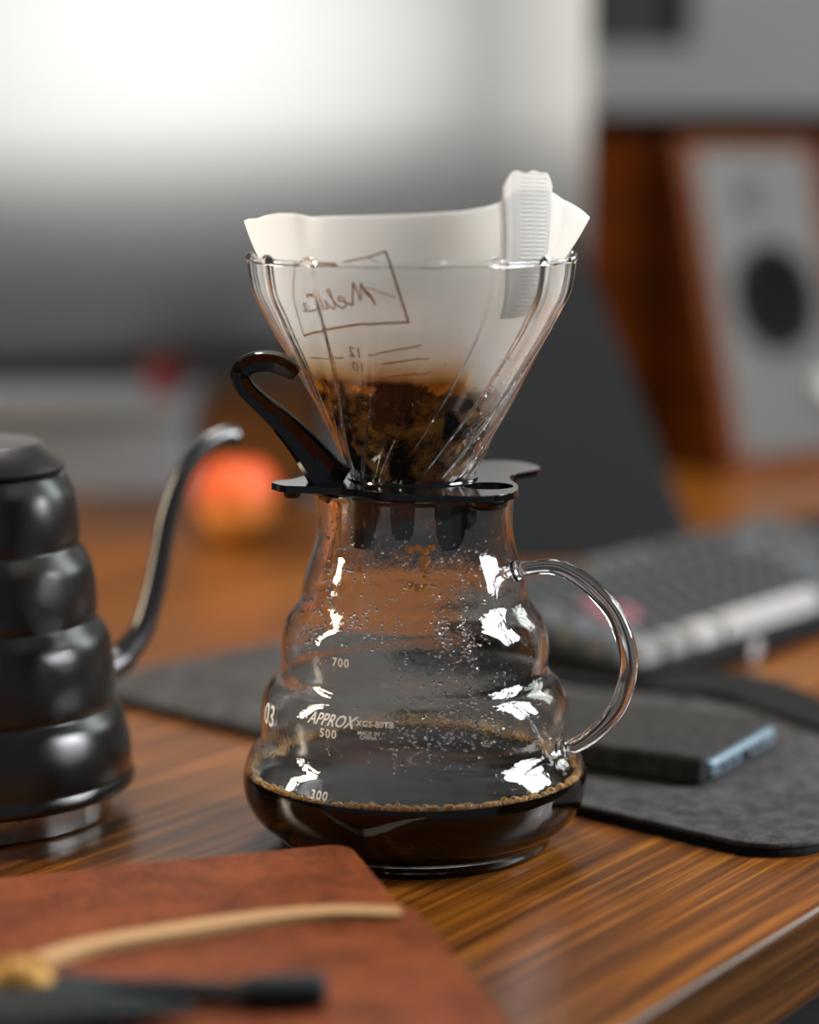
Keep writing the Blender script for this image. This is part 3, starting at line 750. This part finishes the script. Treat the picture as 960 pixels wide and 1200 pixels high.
# wedge-like black stand
st = thing('tilted_stand', 'large black sloping stand on desk behind the glass dripper', 'stand', (0, 0, 0))
M_stand = mat('black_stand', (.010, .012, .013), .6, Specular_IOR_Level=.12)
bm = bmesh.new()
def hexa(bm, A_, B_):
    a = [bm.verts.new(p) for p in A_]; b_ = [bm.verts.new(p) for p in B_]
    bm.faces.new(a); bm.faces.new(b_[::-1])
    for i in range(4): bm.faces.new((a[i], b_[i], b_[(i + 1) % 4], a[(i + 1) % 4]))
hexa(bm, [(-.050, .67, 0), (.200, .67, 0), (.118, .82, .225), (.010, .82, .225)], [(-.050, .676, 0), (.200, .676, 0), (.118, .824, .225), (.010, .824, .225)])
o = obj('front_panel', bm, M_stand, st); bevel(o, .003)
bm = bmesh.new(); hexa(bm, [(.0, .85, 0), (.14, .85, 0), (.10, .8245, .16), (.04, .8245, .16)], [(.0, .89, 0), (.14, .89, 0), (.10, .835, .16), (.04, .835, .16)])
o = obj('rear_strut', bm, M_stand, st)
# small pale card in front of the stand (soft pinkish patch)
# silver-grey box far left
gb = thing('grey_storage_box', 'low pale grey box on the far left of the desk', 'box', (0, 0, 0))
M_grey = mat('grey_plastic', (.22, .24, .27), .5)
o = obj('box_body', box(bmesh.new(), -.62, -.185, .99, 1.16, 0.0, .060), M_grey, gb); bevel(o, .004)
o = obj('box_lid', box(bmesh.new(), -.625, -.180, .985, 1.165, .0605, .078), M_grey, gb); bevel(o, .004)
# red cup behind
rc = thing('red_cup', 'small dull red cup on top of the grey box', 'cup', (-.205, 1.04, .0781))
M_red = mat('dull_red', (.22, .03, .035), .5)
obj('cup_body', lathe([(0, 0), (.012, 0), (.016, .03), (.0145, .03), (.011, .003), (0, .003)], 32), M_red, rc, smooth=40)
obj('cup_handle', tube(spline([(.014, 0, .024), (.022, 0, .022), (.021, 0, .011), (.013, 0, .008)], 5), .0018, 8), M_red, rc, smooth=True)

# monitor seen at an angle
MA = R(35)
mon = thing('monitor', 'wide monitor with bright pale screen filling the upper left', 'monitor', (.154, 1.12, 0), MA)
M_bezel = mat('monitor_bezel', (.012, .013, .014), .4)
W_ = .74
o = obj('housing', box(bmesh.new(), -W_, 0, 0, .035, .125, .545), M_bezel, mon); bevel(o, .006, 3)
M_screen = bpy.data.materials.new('screen_painted_glow'); M_screen.use_nodes = True
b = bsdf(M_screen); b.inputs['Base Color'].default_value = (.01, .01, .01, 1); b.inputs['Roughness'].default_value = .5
# light falloff and bright right rim painted into the emission, darker towards its foot
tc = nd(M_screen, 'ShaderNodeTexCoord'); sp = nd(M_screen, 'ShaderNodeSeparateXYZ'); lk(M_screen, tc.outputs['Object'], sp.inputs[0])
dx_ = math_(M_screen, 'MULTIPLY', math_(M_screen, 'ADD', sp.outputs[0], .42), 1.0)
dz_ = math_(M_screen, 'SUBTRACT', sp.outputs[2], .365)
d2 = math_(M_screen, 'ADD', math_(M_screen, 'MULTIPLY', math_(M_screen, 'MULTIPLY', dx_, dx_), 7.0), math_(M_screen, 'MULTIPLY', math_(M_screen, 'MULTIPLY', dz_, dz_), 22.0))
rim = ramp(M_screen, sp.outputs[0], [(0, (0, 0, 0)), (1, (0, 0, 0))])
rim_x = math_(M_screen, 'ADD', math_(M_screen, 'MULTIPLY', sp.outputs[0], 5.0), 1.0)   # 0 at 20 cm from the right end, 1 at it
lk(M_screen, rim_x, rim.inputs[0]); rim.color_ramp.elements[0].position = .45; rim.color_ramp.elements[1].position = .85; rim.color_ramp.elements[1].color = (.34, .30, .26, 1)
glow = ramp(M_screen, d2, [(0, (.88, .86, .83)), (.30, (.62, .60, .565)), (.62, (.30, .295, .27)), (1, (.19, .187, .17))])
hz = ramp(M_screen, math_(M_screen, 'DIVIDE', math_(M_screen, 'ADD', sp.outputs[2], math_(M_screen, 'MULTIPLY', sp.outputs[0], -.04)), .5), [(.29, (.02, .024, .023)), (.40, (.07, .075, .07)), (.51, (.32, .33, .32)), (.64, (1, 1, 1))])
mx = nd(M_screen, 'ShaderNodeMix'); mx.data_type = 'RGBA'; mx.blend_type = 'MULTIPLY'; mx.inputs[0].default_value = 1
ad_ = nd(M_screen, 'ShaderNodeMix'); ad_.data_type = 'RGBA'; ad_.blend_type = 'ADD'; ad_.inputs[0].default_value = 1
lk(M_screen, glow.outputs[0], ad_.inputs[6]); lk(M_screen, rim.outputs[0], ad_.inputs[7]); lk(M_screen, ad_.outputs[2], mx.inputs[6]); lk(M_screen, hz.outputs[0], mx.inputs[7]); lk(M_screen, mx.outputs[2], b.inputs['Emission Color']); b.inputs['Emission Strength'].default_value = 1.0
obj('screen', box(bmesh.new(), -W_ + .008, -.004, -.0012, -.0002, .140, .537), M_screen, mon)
o = obj('stand_neck', box(bmesh.new(), -.25, -.18, .036, .056, .012, .36), M_bezel, mon); bevel(o, .004)
o = obj('stand_foot', box(bmesh.new(), -.30, -.14, .0, .06, 0, .010), M_bezel, mon); bevel(o, .004)

# loudspeaker
spk = thing('bookshelf_speaker', 'wooden loudspeaker with grey front and dark cones at far right', 'speaker', (.2780, 1.12, 0), R(38))
SW, SD, SH, SL = .186, .165, .292, .075     # width, depth, height, backward slope of the front
def frustum(bm, x0, x1, ya, yb, z0, z1, depth0, depth1):
    """a panel whose front edge slopes back: front y = SL*z/SH + ya"""
    f = lambda z: SL * z / SH
    hexa(bm, [(x0, f(z0) + depth0, z0), (x1, f(z0) + depth0, z0), (x1, f(z1) + depth0, z1), (x0, f(z1) + depth0, z1)],
         [(x0, f(z0) + depth1 if yb is None else yb, z0), (x1, f(z0) + depth1 if yb is None else yb, z0), (x1, f(z1) + depth1 if yb is None else yb, z1), (x0, f(z1) + depth1 if yb is None else yb, z1)])
for nm, (x0, x1, z0, z1) in (('side_panel', (0, .020, 0, SH)), ('side_panel', (SW - .020, SW, 0, SH)), ('bottom_panel', (.0201, SW - .0201, 0, .014)), ('top_panel', (.0201, SW - .0201, SH - .012, SH))):
    bm = bmesh.new(); frustum(bm, x0, x1, 0, SD + SL, z0, z1, 0, 0); o = obj(nm, bm, M_spkwood, spk); bevel(o, .0025)
bm = bmesh.new(); frustum(bm, .0202, SW - .0202, 0, None, .0142, SH - .0122, .002, .02)
obj('baffle', bm, mat('speaker_baffle', (.082, .080, .075), .55), spk, label='grey front baffle')
tl = math.atan2(SL, SH)
M_cone = mat('speaker_cone', (.006, .0065, .007), .8, Specular_IOR_Level=.05); M_ringm = mat('speaker_ring', (.02, .02, .02), .7, Specular_IOR_Level=.1)
def driver(name, zc, r, xc, m, ring):
    pr_ = [(0, -.002), (r * .28, -.004), (r * .34, .002), (r * .8, -.006 + .0), (r * .9, -.010), (r, -.007)]
    o_ = obj(name, lathe([(a, b_) for a, b_ in [(0, .001), (r * .28, .003), (r * .34, -.001), (r * .82, .002), (r * .9, .006), (r, .003)]][::-1], 48), m, spk, smooth=50, loc=(xc, SL * zc / SH - .0008, zc))
    o_.rotation_euler = (R(90) - tl, 0, 0)
    obj('driver_ring', lathe([(r, .002), (r * 1.12, .002), (r * 1.12, -.003), (r, -.003)], 48, closed=True), ring, o_, smooth=40)
driver('woofer', .150, .045, SW * .50, M_cone, M_ringm)
driver('tweeter', .243, .015, SW * .46, mat('tweeter_dome', (.10, .10, .10), .4), mat('tweeter_plate', (.20, .20, .195), .5))
o = obj('volume_knob', lathe([(0, .014), (.012, .014), (.0135, .012), (.0135, 0), (0, 0)], 32), mat('pale_knob', (.75, .75, .72), .3), spk, smooth=40, loc=(SW * .76, SL * .072 / SH + .0, .066), label='pale round knob'); o.rotation_euler = (R(90) - tl, 0, 0)

# cabinet on the wall above the speaker
cb = thing('wall_cabinet', 'light grey wall cabinet with a dark square opening, upper right', 'cabinet', (.160, 1.62, .322))
M_cab = mat('cabinet_grey', (.16, .16, .168), .6)
bm = bmesh.new(); D_ = .66
box(bm, 0, .62, 0, D_, 0, .012)                  # bottom
box(bm, 0, .62, .0, .02, .0121, .066)
box(bm, .136, .62, 0, .02, .0661, .30); box(bm, 0, .018, 0, .02, .0661, .30)
box(bm, 0, .018, .0201, D_, .0121, .30); box(bm, .602, .62, .0201, D_, .0121, .30); box(bm, 0, .62, 0, D_, .3001, .312)
obj('carcass', bm, M_cab, cb)
obj('opening_back', box(bmesh.new(), .019, .134, .03, .04, .013, .299), mat('black_interior', (.008, .009, .009), .7), cb)
obj('divider', box(bmesh.new(), .1345, .144, .021, .4, .013, .299), bpy.data.materials['black_interior'], cb)
